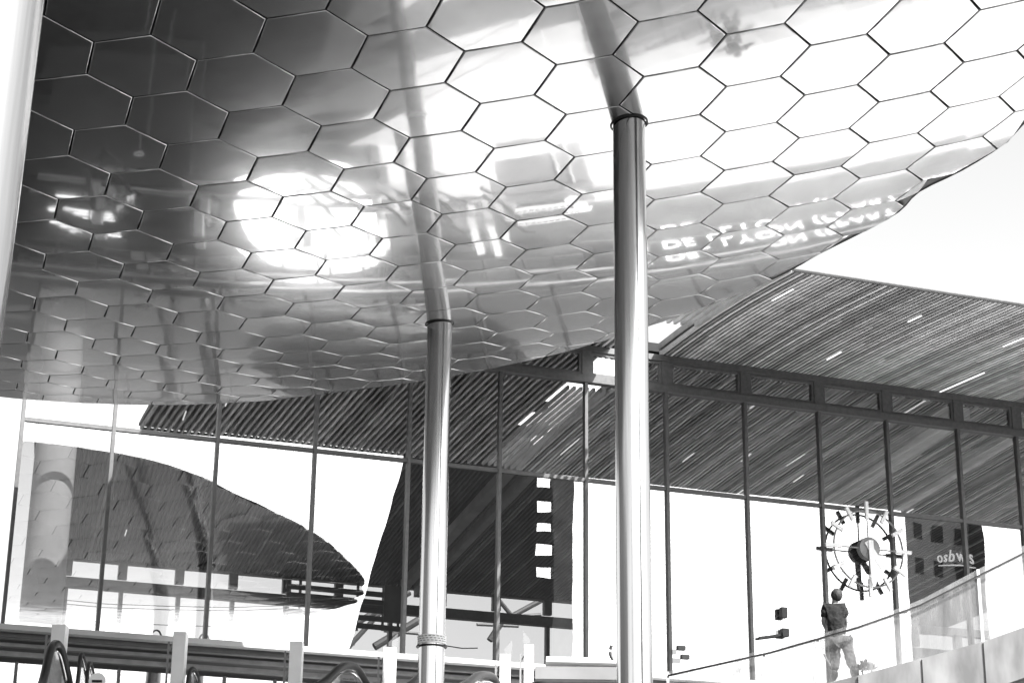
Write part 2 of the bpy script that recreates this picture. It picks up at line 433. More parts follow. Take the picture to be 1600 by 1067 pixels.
# ------------------------------------------------------------------ steel columns
def column(x, y, r, label, lean=0.0):
    zt = canopy_z(x, y)
    t = thing('steel_column', label, 'column', 'steel columns carrying the canopy')
    mb = MB(); lx_ = lambda z_: x + lean * (z_ - 6); mb.tube([(lx_(z_), y, z_) for z_ in (GZ, GZ + 4, zt - 3, zt + .25)], r, 64); mb.build('shaft', M['column'], t, smooth=True)
    lx, ly = inv(x, y); nn = SN(lx, ly); c = S(lx, ly)
    pts = []
    for k in range(48):
        a = 2 * math.pi * k / 48; q = Vector((x + lean * (zt - 6) + math.cos(a) * (r + .035), y + math.sin(a) * (r + .035), 0))
        q.z = c.z - (nn.x * (q.x - c.x) + nn.y * (q.y - c.y)) / nn.z - .012; pts.append(q)
    MB().tube(pts, .018, 6, closed=True).build('collar', M['rubber'], t, smooth=True)
    mb = MB(); mb.tube([(lx_(GZ), y, GZ + .005), (lx_(GZ), y, GZ + .03), (lx_(GZ), y, GZ + .04)], r, 32, rads=[r + .25, r + .25, r + .2]); mb.build('base_plate', M['midsteel'], t)
    return t
def on_canopy(px, py):
    d = ray(px, py); t = 20.0
    while t < 80:
        p = d * t
        if p.z > canopy_z(p.x, p.y): break
        t += .25
    return p
cr_ = on_canopy(983, 192); cl_ = on_canopy(687, 505)
print('columns', cr_, cl_)
column(cr_.x, cr_.y, .31, 'round brushed steel column, the tallest in full view, in front of the clock side')
lc = column(cl_.x, cl_.y, .30, 'slimmer looking brushed steel column with a printed band round its foot')
column(-3.56, 11.2, .45, 'pale steel column close by, only its rounded flank in view beside the dark panels', lean=.019)

# ------------------------------------------------------------------ station facade
SLABZ = at_f(500, 1024).z
ZT = 16.15 * 1.005; ZB = 19.55 * 1.005; ZTOP = ZB + 1.05
MX = [(36, 652), (178, 670), (340, 687), (492, 703), (638, 717), (780, 732), (915, 747), (1042, 757), (1167, 775), (1284, 788), (1392, 800), (1505, 812), (1598, 823)]
ZT = sum(at_f(*m).z for m in MX[1:]) / 12 - .05; UPX = [(780, 573), (910, 590), (1040, 607), (1155, 622), (1272, 638), (1388, 655), (1495, 670), (1590, 683)]
ZB = sum(at_f(*m).z for m in UPX) / 8; ZTOP = ZB + 1.05
print('ZT', ZT, 'ZB', ZB)
MU = [fu(at_f(*m)) for m in MX]; MU += [MU[-1] + 3.0, MU[-1] + 6.0, MU[-1] + 9.0]
print('slab z', SLABZ, 'mullions', [round(m, 2) for m in MU])
fac = thing('glass_facade', 'tall glass station facade with dark mullions reflecting sky and roofs', 'facade')
mb = MB(); mb.box((0, 0, 0), FU * .052, FN * .12, Z * (ZB - SLABZ) / 2); mull = mb.mesh('mullion'); mull.materials.append(M['frame'])
for u in MU: link('mullion', mull, fac, fp(u, (ZB + SLABZ) / 2, -.02))
mb = MB(); mb.box((0, 0, 0), FU * .16, FN * .14, Z * ((ZTOP - ZB) / 2 - .1)); pm = mb.mesh('strip_post'); pm.materials.append(M['frame'])
for u in MU: link('strip_post', pm, fac, fp(u, (ZTOP + ZB) / 2, -.02))
for k in range(len(MU) - 1):
    a, b = MU[k], MU[k + 1]; uc = (a + b) / 2; hw = (b - a) / 2
    for (z0, z1, nm) in ((SLABZ, ZT - .07, 'lower_pane'), (ZT + .07, ZB - .12, 'upper_pane'), (ZB + .14, ZTOP - .12, 'strip_pane')):
        mb = MB(); ww = hw - (.052 if nm != 'strip_pane' else .16)
        tl = Vector((random.uniform(-1, 1) * .0018, random.uniform(-1, 1) * .0018))
        # each pane is set in its frame a hair out of true
        ax = FU * ww + FN * ww * tl.x; az = Z * (z1 - z0) / 2 + FN * (z1 - z0) / 2 * tl.y
        c = fp(uc, (z0 + z1) / 2, 0)
        mb.v = [c - ax - az, c + ax - az, c + ax + az, c - ax + az]; mb.f = [[0, 1, 2, 3]]
        mb.build(nm, M['glass'], fac)
    if ww:
        MB().box(fp(uc, ZT, .0), FU * (hw - .053), FN * .07, Z * .06).build('transom', M['frame'], fac)
L = (MU[0] + MU[-1]) / 2; H = (MU[-1] - MU[0]) / 2 + .15
MB().box(fp(L, ZB + .01, -.02), FU * H, FN * .17, Z * .12).build('head_beam', M['frame'], fac)
MB().box(fp(L, ZTOP, -.02), FU * H, FN * .18, Z * .1).build('top_beam', M['frame'], fac)
for k in range(len(MU) - 1):   # inner casement frames of the strip windows
    a, b = MU[k] + .16, MU[k + 1] - .16; z0, z1 = ZB + .14, ZTOP - .11
    mb = MB(); th = .045
    mb.box(fp((a + b) / 2, z0 + th, .05), FU * (b - a) / 2, FN * .04, Z * th).box(fp((a + b) / 2, z1 - th, .05), FU * (b - a) / 2, FN * .04, Z * th)
    mb.box(fp(a + th, (z0 + z1) / 2, .05), FU * th, FN * .04, Z * ((z1 - z0) / 2 - 2 * th)).box(fp(b - th, (z0 + z1) / 2, .05), FU * th, FN * .04, Z * ((z1 - z0) / 2 - 2 * th))
    mb.build('casement', M['frame'], fac)

# ------------------------------------------------------------------ station roof and soffit
SD = Vector((-.259, .966, 0))           # slats run this way, inwards
ZS = ZTOP + .12
def edge_y(x): return 425 + .153 * (x - 1240)
u0 = fu(at_f(1032, 547))
REACH = 11.0
def z_out(u, t=REACH):
    u = max(u, u0)
    q = fp(u, 0) - SD * t; lo, hi = ZS - 6, ZS + 6
    for _ in range(40):
        m = (lo + hi) / 2; p = q + Z * m; d = p.dot(CF); x = 800 + FPX * p.dot(CR) / d; y = 533.5 - FPX * p.dot(CU) / d
        if y > edge_y(x): lo = m
        else: hi = m
    return m
ZO = {}
def soff(u, s_):
    """point of the soffit: u along the facade, s_ from 0 at the glass to 1 at the edge"""
    if u not in ZO: ZO[u] = z_out(u)
    k = max(0, 1 - abs(u - u0) / 8)
    z = ZS + (ZO[u] - ZS) * s_ + (.05 + .1 * k) * math.sin(math.pi * min(1, s_ * 1.0))
    return fp(u, 0) - SD * (REACH * s_) + Z * z
print('z_out', ZS, z_out(u0), z_out(5), z_out(12))
roof = thing('station_roof', 'wide roof overhang clad below in parallel grey slats, white sky above it', 'roof')
pitch = .165
def slat_run(u, s0, s1, nseg, name, mat, hw=.045, dz0=0.0, h=.13):
    mb = MB()
    for k in range(nseg + 1):
        p = soff(u, s0 + (s1 - s0) * k / nseg)
        for dx, dz in ((-hw, dz0), (hw, dz0), (hw, dz0 + h), (-hw, dz0 + h)): mb.v.append(p + FU * dx + Z * dz)
    for k in range(nseg):
        for e in range(4):
            e2 = (e + 1) % 4; mb.f.append([k * 4 + e, k * 4 + 4 + e, k * 4 + 4 + e2, k * 4 + e2])
    mb.f += [[0, 1, 2, 3], [nseg * 4 + q for q in (3, 2, 1, 0)]]
    return mb.build(name, mat, roof)
us = []; u = u0
while u < MU[-1] and len(us) < 150: us.append(u); u += pitch
M['slat_light'] = simple('light grey slats', .6, .5, var=.2)
M['slat_dark'] = simple('dark grey slats', .22, .5, var=.2)
nsl = 0
for u in us:
    cut = random.uniform(.25, .8) if random.random() < .4 else None
    for a, b in (((0, 1),) if cut is None else ((0, cut), (cut + .004, 1))):
        r_ = random.random(); mat = M['slat_light'] if r_ > .88 else M['slat_dark'] if r_ < .16 else M['slat']
        slat_run(u, a, b, max(2, int(6 * (b - a) + .5)), 'slat', mat); nsl += 1
for k in range(46):      # light showing in the slat gaps, put in as pale strips
    a = random.uniform(0, .75); slat_run(random.choice(us[:-1]) + pitch / 2, a, a + random.uniform(.08, .25), 2, 'gap_light_strip', M['slat_light'], .018, .03, .04)
ul = u0 - 1.9
left_us = []
while ul > MU[1] + 3.2: left_us.append(ul); ul -= .24
for u in left_us:
    slat_run(u, 0, 1, 3, 'slat', M['slat'] if random.random() > .15 else M['slat_light'])
print('slats', nsl, len(left_us))
def sheet(ua, ub, name, mat, lo=.2, hi=.42):
    NU = 24; NSEG = 6; mb = MB()
    for lay in (lo, hi):
        for a in range(NU + 1):
            uu = ua + (ub - ua) * a / NU
            for k in range(NSEG + 1): mb.v.append(soff(uu, k / NSEG) + Z * (lay if k < NSEG else lo + .02 if lay == hi else lo - .08))
    W1 = NSEG + 1; O = (NU + 1) * W1
    for a in range(NU):
        for k in range(NSEG):
            q = a * W1 + k; mb.f.append([q, q + W1, q + W1 + 1, q + 1]); q += O; mb.f.append([q, q + 1, q + W1 + 1, q + W1])
    for a in range(NU):
        for k in (0, NSEG):
            q = a * W1 + k; mb.f.append([q, q + W1, q + W1 + O, q + O] if k == NSEG else [q, q + O, q + W1 + O, q + W1])
    for k in range(NSEG):
        for a in (0, NU):
            q = a * W1 + k; mb.f.append([q, q + 1, q + 1 + O, q + O])
    mb.build(name, mat, roof)
sheet(u0 - .08, us[-1] + .1, 'roof_slab', M['slat_dark']); sheet(left_us[-1] - .1, left_us[0] + .08, 'roof_slab', M['slat_dark'])
sheet(left_us[0] + .085, u0 - .085, 'gap_slab', M['slat_dark']) if False else None
for k in range(4):   # cross rails that hold the slats
    s_ = .12 + k * .25
    MB().tube([soff(u0 + (us[-1] - u0) * a / 10, s_) + Z * .155 for a in range(11)], .03, 4).build('cross_rail', M['midsteel'], roof)
    MB().tube([soff(left_us[-1] + (left_us[0] - left_us[-1]) * a / 10, s_) + Z * .155 for a in range(11)], .03, 4).build('cross_rail', M['midsteel'], roof)
for q0, q1 in ((u0, us[-1]), (left_us[-1], left_us[0])):
    MB().tube([soff(q0 + (q1 - q0) * a / 14, 1.0) + Z * .06 - SD * .03 for a in range(15)], .05, 6).build('edge_trim', M['frame'], roof)
ug = u0 - .12
while ug > left_us[0] + .1:
    slat_run(ug, .33, 1, 2, 'slat', M['slat']); ug -= .24
def soffit_lamp(px0, py0, px1, py1):
    out = []
    for px, py in ((px0, py0), (px1, py1)):
        b = None
        for a in range(0, 120):
            uu = u0 + a * .2
            for k in range(0, 50):
                p = soff(uu, k / 50); d = p.dot(CF); x = 800 + FPX * p.dot(CR) / d; y = 533.5 - FPX * p.dot(CU) / d
                e = (x - px) ** 2 + (y - py) ** 2
                if b is None or e < b[0]: b = (e, uu, k / 50)
        out.append(b)
    (_, ua, sa), (_, ub, sb) = out
    MB().bar(soff(ua, sa) - Z * .01, soff(ua, sb) - Z * .01, .035, .03).build('linear_lamp', M['lamp'], roof)
for q in ((1417, 503, 1450, 491), (1293, 561, 1322, 548), (1465, 613, 1545, 584), (1568, 538, 1598, 527), (1205, 466, 1229, 452)): soffit_lamp(*q)

# hall behind the glass: slatted ceiling, beams
hall = thing('hall_ceiling', 'dark slatted ceiling inside the station hall seen through the glass', 'ceiling')
DW = 33.0
cosr = SD.dot(-FN); LR = DW / cosr
ZC = ZTOP + .02; ZR = at_f(150, 874, -DW).z; SLP = Z * ((ZR - ZC) / LR); SH = SD + SLP
print('ceiling', ZC, ZR)
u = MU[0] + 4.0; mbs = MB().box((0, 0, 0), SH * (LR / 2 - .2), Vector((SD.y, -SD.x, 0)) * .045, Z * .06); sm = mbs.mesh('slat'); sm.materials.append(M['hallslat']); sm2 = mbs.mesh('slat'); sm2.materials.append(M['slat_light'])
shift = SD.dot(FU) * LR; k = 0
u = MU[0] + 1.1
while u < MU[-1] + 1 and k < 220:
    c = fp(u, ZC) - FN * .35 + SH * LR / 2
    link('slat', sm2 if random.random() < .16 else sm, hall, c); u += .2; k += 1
print('hall slats', k)
mb = MB(); a = fp(MU[0] - .05, ZC + .35) - FN * .3; b = fp(MU[-1] + 9, ZC + .35) - FN * .3
dz = Z * (ZR - ZC); mb.v = [a, b, b - FN * (DW + 2) + dz, a + FU * 4.2 - FN * (DW + 2) + dz]; mb.v += [p + Z * .3 for p in mb.v]
mb.f = [[0, 1, 2, 3], [7, 6, 5, 4], [0, 4, 5, 1], [1, 5, 6, 2], [2, 6, 7, 3], [3, 7, 4, 0]]
mb.build('ceiling_deck', M['black'], hall)
for (x0, y0, wd) in ((800, 722, .42), (1395, 712, .9), (1500, 728, .55), (925, 640, .3)):
    p = at_z(x0, y0, ZC - .5)
    # run the beam both ways along the slats until it meets front and rear glass
    t0 = (FP - FN * .5 - p).dot(FN) / SD.dot(FN); t1 = (FP - FN * (DW - .3) - p).dot(FN) / SD.dot(FN)
    ps = (p + SD * t0); pe = (p + SD * t1); ps.z = ZC - .35; pe.z = ZR - .35; MB().bar(ps, pe, wd, .4).build('beam', M['beam'], hall)
for q in range(14):
    uu = random.uniform(MU[0], MU[-1]); t = random.uniform(3, LR - 4)
    c = fp(uu, ZC - .1) - FN * .3 + SH * t
    MB().bar(c, c + SH * 1.0, .045, .03).build('linear_lamp', M['lamp'], hall)

# rear wall of the hall
rear = thing('rear_window_wall', 'far glazed wall of the hall with a row of small windows above a dark beam', 'window wall')
zb1 = at_f(150, 905, -DW).z; zb0 = at_f(150, 921, -DW).z; zt1 = at_f(150, 876, -DW).z
print('rear z', zb0, zb1, zt1, ZC)
RM = [fu(at_f(x, 950, -DW)) for x in (100, 187, 277, 362, 446, 528, 610, 690, 775, 855)]
dm = (RM[-1] - RM[0]) / 9
RU = [RM[0] - dm * .4] + RM + [RM[-1] + dm * k for k in range(1, 12)]
L2 = (RU[0] + RU[-1]) / 2; H2 = (RU[-1] - RU[0]) / 2
MB().box(fp(L2, (zb0 + zb1) / 2, -DW), FU * H2, FN * .2, Z * (zb1 - zb0) / 2).build('wall_beam', M['frame'], rear)
MB().box(fp(L2, ZR + .1, -DW), FU * H2, FN * .2, Z * .2).build('wall_head', M['frame'], rear)
for u in RU:
    MB().box(fp(u, (SLABZ + zb0) / 2, -DW), FU * .09, FN * .15, Z * (zb0 - SLABZ) / 2).build('wall_post', M['frame'], rear)
    MB().box(fp(u, (zb1 + ZR) / 2, -DW), FU * .2, FN * .15, Z * max(.05, (ZR - zb1) / 2 - .1)).build('strip_post', M['frame'], rear)
# upper floor, its bright edge and the dark structure below it
mb = MB(); q = [fp(MU[0] - 6, SLABZ, .9), fp(MU[-1] + 6, SLABZ, .9), fp(MU[-1] + 6, SLABZ, -DW - 1), fp(MU[0] - 6, SLABZ, -DW - 1)]
mb.v = q + [p - Z * .28 for p in q]; mb.f = [[0, 1, 2, 3], [7, 6, 5, 4], [0, 4, 5, 1], [1, 5, 6, 2], [2, 6, 7, 3], [3, 7, 4, 0]]
tag(mb.build('floor', M['darkfloor']), 'upper floor slab of the hall', kind='structure')
tag(MB().box(fp((MU[0] + MU[-1]) / 2, SLABZ - .07, 1.1), FU * ((MU[-1] - MU[0]) / 2 + 6), FN * .198, Z * .075).build('floor_edge', M['pale']), 'bright edge of the upper floor slab', kind='structure')
for k, (dd, zz, hh) in enumerate(((.7, .25, .05), (.3, .40, .05), (-.1, .58, .07))):
    o = MB().box(fp(L, SLABZ - zz, dd), FU * (H + 5), FN * .12, Z * hh).build('beam', M['midsteel'])
    tag(o, 'dark horizontal steel beam under the floor edge, ' + ('outermost of three', 'middle one of three', 'innermost and lowest of three')[k], 'beam', 'beams under the floor edge')

lwn = thing('lower_window_band', 'low band of windows tucked under the upper floor behind the pylons', 'window band')
for k in range(len(MU) - 1):
    a, b = MU[k] - .8, MU[k + 1] - .8
    if b > -5: break
    for q in range(2):
        a1 = a + (b - a) / 2 * q; b1 = a1 + (b - a) / 2
        c = fp((a1 + b1) / 2, SLABZ - 1.5, -.3); ax = FU * ((b1 - a1) / 2 - .04); az = Z * .72; mb = MB()
        mb.v = [c - ax - az, c + ax - az, c + ax + az, c - ax + az]; mb.f = [[0, 1, 2, 3]]; mb.build('pane', M['glass'], lwn)
        MB().box(fp(a1, SLABZ - 1.5, -.28), FU * .04, FN * .06, Z * .75).build('post', M['frame'], lwn)
MB().box(fp((MU[0] - 5.8) / 2 - .2, SLABZ - 2.28, -.28), FU * ((-5.4 - MU[0]) / 2), FN * .08, Z * .05).build('sill', M['frame'], lwn)

# lower storey walls (seen in the mirror of the canopy)
lw = []
def lower(u0_, u1_, z0, z1, mat, name, label, d0=-2.0, th=.3):
    o = MB().box(fp((u0_ + u1_) / 2, (z0 + z1) / 2, d0 - th / 2), FU * (u1_ - u0_) / 2, FN * th / 2, Z * (z1 - z0) / 2).build(name, mat)
    return tag(o, label, kind='structure')
LT = SLABZ - 1.7
lower(MU[0] - 14, -18.9, GZ, LT, M['darkwall'], 'wall', 'dark lower wall left of the added glow panel')
lower(-18.9, -13.0, GZ, LT, M['darkwall'], 'wall', 'dark lower wall round the added glow panel', d0=-2.4)
lower(-13.0, 16, 2.4, LT, M['cladding'], 'wall', 'grey cladding above the forecourt')
lower(-13.0, -12.5, GZ, 2.4, M['cladding'], 'wall', 'grey pier beside the added glow panel')
lower(-12.5, 30, GZ, 2.3, M['pale'], 'wall', 'pale stone plinth wall along the forecourt', d0=-2.4)

glow_obj = thing('glow_panel', 'glowing panel added between dark lower walls for the bright blob in the canopy mirror', 'added_glow')  # unseen glow added and shaped for the bright blob mirrored above
M['screen'] = emis('added panel glow', .7, 1.2)  # glow of the added panel, no real screen
mb = MB(); K = 48
for d_ in (-2.17, -2.23):
    for k in range(K):
        a = 2 * math.pi * k / K; ca, sa = math.cos(a), math.sin(a)
        mb.v.append(fp(-15.9 + 2.75 * math.copysign(abs(ca) ** .8, ca) + .25 * math.sin(3 * a), 4.6 + 3.8 * math.copysign(abs(sa) ** .8, sa), d_))
mb.f = [list(range(K)), list(range(K, 2 * K))[::-1]] + [[k, k + K, (k + 1) % K + K, (k + 1) % K] for k in range(K)]
mb.build('glow_face', M['screen'], glow_obj)
MB().tube([v + FN * .03 for v in mb.v[:K]], .07, 6, closed=True).build('glow_rim', M['frame'], glow_obj)
for k in range(3):
    t = thing('linear_lamp', ('lowest', 'middle', 'highest')[k] + ' of three horizontal tube lamps on the dark lower wall', 'lamp', 'tube lamps on the lower wall')
    MB().box(fp(-24.1 + .25 * k, 5.0 + .42 * k, -1.9), FU * (1.1 - .2 * k), FN * .04, Z * (.1 - .02 * k)).build('tube', M['letters'], t)
    MB().box(fp(-24.1 + .25 * k, 5.0 + .42 * k, -1.97), FU * 1.15, FN * .02, Z * .13).build('housing', M['darksteel'], t)
# sign on the cladding: readable only as its mirror image in the canopy
def text_obj(name, body, size, mat, loc, xdir, parent=None, ext=.04, width=None, skip=0):
    x = Vector(xdir).normalized(); zz = x.cross(Z).normalized(); items = []; adv = 0.0
    for ch in body:
        if ch == ' ': adv += size * .42; continue
        cu = bpy.data.curves.new(name, 'FONT'); cu.body = ch; cu.size = size; cu.extrude = ext; cu.offset = .002 * size
        tmp = bpy.data.objects.new('tmp', cu); COL.objects.link(tmp)
        bpy.context.view_layer.update()
        me = bpy.data.meshes.new_from_object(tmp.evaluated_get(bpy.context.evaluated_depsgraph_get()))
        bpy.data.objects.remove(tmp); xs = [v.co.x for v in me.vertices]
        me.name = name; me.materials.clear(); me.materials.append(mat)
        items.append((me, adv - min(xs))); adv += max(xs) - min(xs) + size * .16
    k = 1.0 if width is None else width / adv
    for me, a in items[skip:]:
        a = (a - adv / 2) * k; q = Vector(loc) + x * a + Z * (-size * .35)
        o = bpy.data.objects.new(name, me); COL.objects.link(o); o.parent = parent
        o.matrix_world = Matrix(((x.x * k, 0, zz.x, q.x), (x.y * k, 0, zz.y, q.y), (0, 1, zz.z, q.z), (0, 0, 0, 1)))
sg = thing('station_sign', 'bright capital letters of the station name on the cladding below the floor edge', 'sign')
text_obj('letter', 'GARE DE LYON (PART DIEU)', 1.75, M['letters'], fp(4.3, 7.3, -1.9), FU, sg, width=21.5, skip=3)
MB().box(fp(4.0, 6.45, -1.93), FU * 9.5, FN * .05, Z * .05).build('rail', M['midsteel'], sg)

# ------------------------------------------------------------------ clock on the glass
cc = at_f(1357, 857, .30); cr = 1.30
ck = thing('station_clock', 'large skeleton station clock with open ring and block hour marks on the glass', 'clock')
def cp(a, r_, d=0.0):
    a = R(a); return cc + FU * math.sin(a) * r_ + Z * math.cos(a) * r_ + FN * d
MB().tube([cp(a, cr) for a in range(0, 360, 5)], .032, 6, closed=True).build('ring', M['midsteel'], ck, smooth=True)
for h in range(12):
    a = h * 30; big = h % 3 == 0
    rad = cp(a, 1) - cc; tan = rad.cross(FN).normalized(); l = .30 if big else .24
    MB().box(cp(a, cr + .02), rad * l, tan * .06, FN * .05).build('hour_mark', M['white'], ck, bevel=.01)
for a in (0, 90, 180, 270): MB().bar(cp(a, .3), cp(a, cr), .035).build('spoke', M['midsteel'], ck)
MB().tube([cp(0, 0, -.12), cp(0, 0, .1)], .38, 40).build('hub', M['midsteel'], ck, smooth=True)
def hand(name, a, ln, w0, w1, d):
    rad = cp(a, 1) - cc; tan = rad.cross(FN).normalized(); mb = MB()
    for dd in (d, d + .03):
        for s_, ww in ((-.25, w0 * .6), (ln * .9, w1), (ln, w1 * .5)):
            for sg_ in (-1, 1): mb.v.append(cc + rad * s_ + tan * ww * sg_ + FN * dd)
    mb.f = [[0, 1, 3, 2], [2, 3, 5, 4], [6, 8, 9, 7], [8, 10, 11, 9], [0, 2, 8, 6], [2, 4, 10, 8], [1, 7, 9, 3], [3, 9, 11, 5], [0, 6, 7, 1], [4, 5, 11, 10]]
    mb.build(name, M['white'], ck)
hand('minute_hand', 178, 1.28, .15, .10, .17); hand('hour_hand', 146, .8, .15, .11, .12)
MB().bar(cp(0, 0, -.27), cp(0, 0, -.12), .12).build('bracket', M['darksteel'], ck)

# ------------------------------------------------------------------ inside the glass
t = thing('concrete_column', 'thick pale round column standing inside the glass at the left end of the hall', 'column')
pc = at_f(74, 850, -1.9)
MB().tube([(pc.x, pc.y, SLABZ), (pc.x, pc.y, ZC - .1)], .62, 40).build('shaft', M['fairface'], t, smooth=True)
pc2 = at_f(972, 640, -2.2)
t = thing('concrete_column', 'pale round column inside the glass, just left of the nearer steel column', 'column')
MB().tube([(pc2.x, pc2.y, ZT), (pc2.x, pc2.y, ZC - .1)], .42, 32).build('shaft', M['fairface'], t, smooth=True)

# hoops along the floor edge
for k, (x, y) in enumerate(((133, 990), (168, 993), (205, 996), (243, 999), (318, 1002), (346, 1004), (384, 1008), (417, 1011))):
    p = at_f(x, y + 9, -1.2); p.z = SLABZ; hgt = .62
    pts = [p + FU * .16 * math.cos(a) * 1.0 + Z * (hgt * (.55 + .45 * math.sin(a))) for a in [math.pi * q / 10 for q in range(11)]]
    pts = [p + FU * .2] + pts + [p - FU * .2]
    tag(MB().tube(pts, .028, 6).build('metal_hoop', M['midsteel'], smooth=True),
        'thin metal hoop on the floor edge, ' + ('first', 'second', 'third', 'fourth', 'fifth', 'sixth', 'seventh', 'eighth')[k] + ' counted from the thick pale column', 'hoop', 'metal hoops along the floor edge')

# louvred screen and truss work beyond the rear wall
sc_ = thing('louvred_screen', 'dark louvred screen of stacked horizontal boards near the far wall', 'screen')
DS = -DW + 3
for k in range(5):
    y0 = 915 + k * 13
    a = at_f(447, y0, DS); b = at_f(628, y0 + 17, DS); b.z = a.z - .04
    MB().bar(a, b, .1, .24).build('board', M['darksteel'], sc_)
for x in (452, 470, 560, 600, 624):
    a = at_f(x, 905, DS - .15); b = at_f(x, 985, DS - .15); b = Vector((a.x, a.y, b.z)); MB().bar(a, b, .16, .12).build('post', M['frame'], sc_)
a = at_f(618, 918, DS + .15); MB().box(Vector((a.x, a.y, at_f(618, 945, DS).z)), FU * .55, FN * .1, Z * .85).build('end_panel', M['darksteel'], sc_)
DT = -DW - 14
def truss(pairs, label):
    t = thing('steel_truss', label, 'truss', 'trusses beyond the far wall')
    for (x0, y0, x1, y1, r_) in pairs:
        MB().tube([at_f(x0, y0, DT), at_f(x1, y1, DT)], r_ * 1.1, 8).build('truss_tube', M['darksteel'], t, smooth=True)
truss(((508, 1008, 565, 968, .16), (543, 1012, 600, 950, .13), (545, 985, 552, 1008, .1), (565, 968, 640, 925, .16)), 'inclined grey tube truss seen through the hall left of the banded column')
truss(((585, 1010, 660, 965, .2), (600, 985, 660, 990, .08)), 'dark thick sloping truss member just left of the banded column')
truss(((745, 968, 845, 960, .1), (770, 925, 800, 962, .12), (800, 962, 850, 935, .14), (790, 962, 765, 1000, .17), (745, 975, 810, 978, .08)), 'cross braced grey tube truss seen right of the banded column')
for k, (y0, y1) in enumerate(((933, 945), (939, 950), (961, 976))):
    a = at_f(60, y0, DT + 4); b = at_f(460, y1, DT + 4); m = (a + b) / 2 - Z * .25
    tag(MB().tube([a, (a + m) / 2 - Z * .1, m, (m + b) / 2 - Z * .1, b], .022, 5).build('overhead_wire', M['darksteel']),
        ('topmost', 'middle', 'lowest')[k] + ' of the thin overhead wires beyond the far glazing', 'wire', 'overhead wires over the tracks')

# ------------------------------------------------------------------ pylons and escalators below the floor edge
YP = 49.0
mb = MB().bar((-13.6, 49.0, 6.98), (1.4, 53.6, 6.98), .7, .2)
tag(mb.build('floor', M['pale']), 'landing under the white pylons and escalator heads', kind='structure')
tag(MB().box((-11.5, 49.6, 2.6), (2.6, 0, 0), (0, .2, 0), (0, 0, 4.1)).build('wall', M['darkwall']), 'dark supporting wall under the escalator landing', kind='structure')
PZ = 7.1
def pylon(x0, x1, ytop, label, tri):
    YP = 48.8 + .0056 * x0
    a = at_y(x0, ytop, YP); b = at_y(x1, ytop, YP); t = thing('pylon', label, 'pylon', 'white pylons between the escalators')
    cx, wd = (a.x + b.x) / 2, (b.x - a.x)
    MB().box((cx, YP + .2, (a.z + PZ) / 2), (wd / 2, 0, 0), (0, .2, 0), (0, 0, (a.z - PZ) / 2)).build('body', M['white'], t, bevel=.01)
    # framed glass fin leaning out of the top
    s_ = -1 if tri < 0 else 1
    e = cx + s_ * wd * .5
    mb = MB(); mb.v = [Vector((cx - s_ * wd * .1, YP - .02, a.z + .02)), Vector((e - s_ * .02 + s_ * .05, YP - .02, a.z + .02)), Vector((e - s_ * wd * -.1, YP - .02, a.z + .38)), Vector((cx - s_ * wd * .1, YP - .02, a.z + .12))]
    mb.f = [[0, 1, 2, 3]]; mb.build('glass_fin', M['clear'], t)
    MB().bar((cx - wd * .85, YP + .1, PZ), (cx - wd * .85, YP + .1, a.z - .25), .05).build('side_rail', M['midsteel'], t)
    MB().bar((cx - wd * .85, YP + .1, a.z - .5), (cx - wd * .5, YP + .1, a.z - .3), .04).build('strut', M['midsteel'], t)
    MB().bar((cx - wd * .85, YP + .1, a.z - 1.1), (cx - wd * .5, YP + .1, a.z - .8), .04).build('strut', M['midsteel'], t)
for q in ((81, 103, 975, 'white square pylon beside the dark arched handrail at the left end', 1), (271, 291, 986, 'white square pylon, second from the left, with a glass fin on top', -1),
          (453, 473, 1001, 'white square pylon standing left of the tall escalator handrail arch', -1), (599, 619, 1010, 'white square pylon close to the left of the banded column', 1),
          (781, 798, 1021, 'narrow white pylon right of the banded column', 1), (819, 834, 1006, 'white pylon with an upright glass blade, rightmost of the row', -1)):
    pylon(*q)
def escalator(pts, label, th=.085, gl=True):
    t = thing('escalator', label, 'escalator', 'escalators climbing to the upper floor')
    P = [at_y(x, y, Y + 2.4 + .006 * x) for x, y, Y in pts]; th *= 1.1
    # smooth the rail
    Q = []
    for k in range(len(P) - 1):
        p0 = P[max(k - 1, 0)]; p1 = P[k]; p2 = P[k + 1]; p3 = P[min(k + 2, len(P) - 1)]
        for s_ in range(6):
            tt = s_ / 6; Q.append(.5 * (2 * p1 + (p2 - p0) * tt + (2 * p0 - 5 * p1 + 4 * p2 - p3) * tt ** 2 + (3 * p1 - p0 - 3 * p2 + p3) * tt ** 3))
    Q.append(P[-1])
    MB().tube(Q, th, 10).build('handrail', M['rubber'], t, smooth=True)
    base = min(q.z for q in Q)
    Qi = [q - Z * (th + .05) for q in Q]
    MB().tube(Qi, .03, 6).build('rail_guide', M['column'], t, smooth=True)
    mb = MB()
    for q in Qi: mb.v += [q - Z * .03, Vector((q.x, q.y, base - .8))]
    for k in range(len(Qi) - 1): mb.f.append([2 * k, 2 * k + 1, 2 * k + 3, 2 * k + 2])
    mb.build('balustrade', M['clear'], t)
    a, b = Qi[0], Qi[-1]
    MB().bar((a.x, a.y, base - .8), (b.x, b.y, base - .8), .14, .2).build('skirt', M['darksteel'], t)
escalator(((60, 1082, 44), (68, 1060, 44.5), (78, 1018, 45), (86, 1006, 45.3), (95, 1014, 45.6), (104, 1050, 46), (110, 1082, 46.4)), 'escalator with a steep dark handrail arch beside the leftmost pylon', .10)
escalator(((118, 1082, 46), (122, 1060, 46), (126, 1024, 46.2), (131, 1030, 46.4), (140, 1082, 47)), 'escalator with a thin narrow handrail arch right of the leftmost pylon', .05)
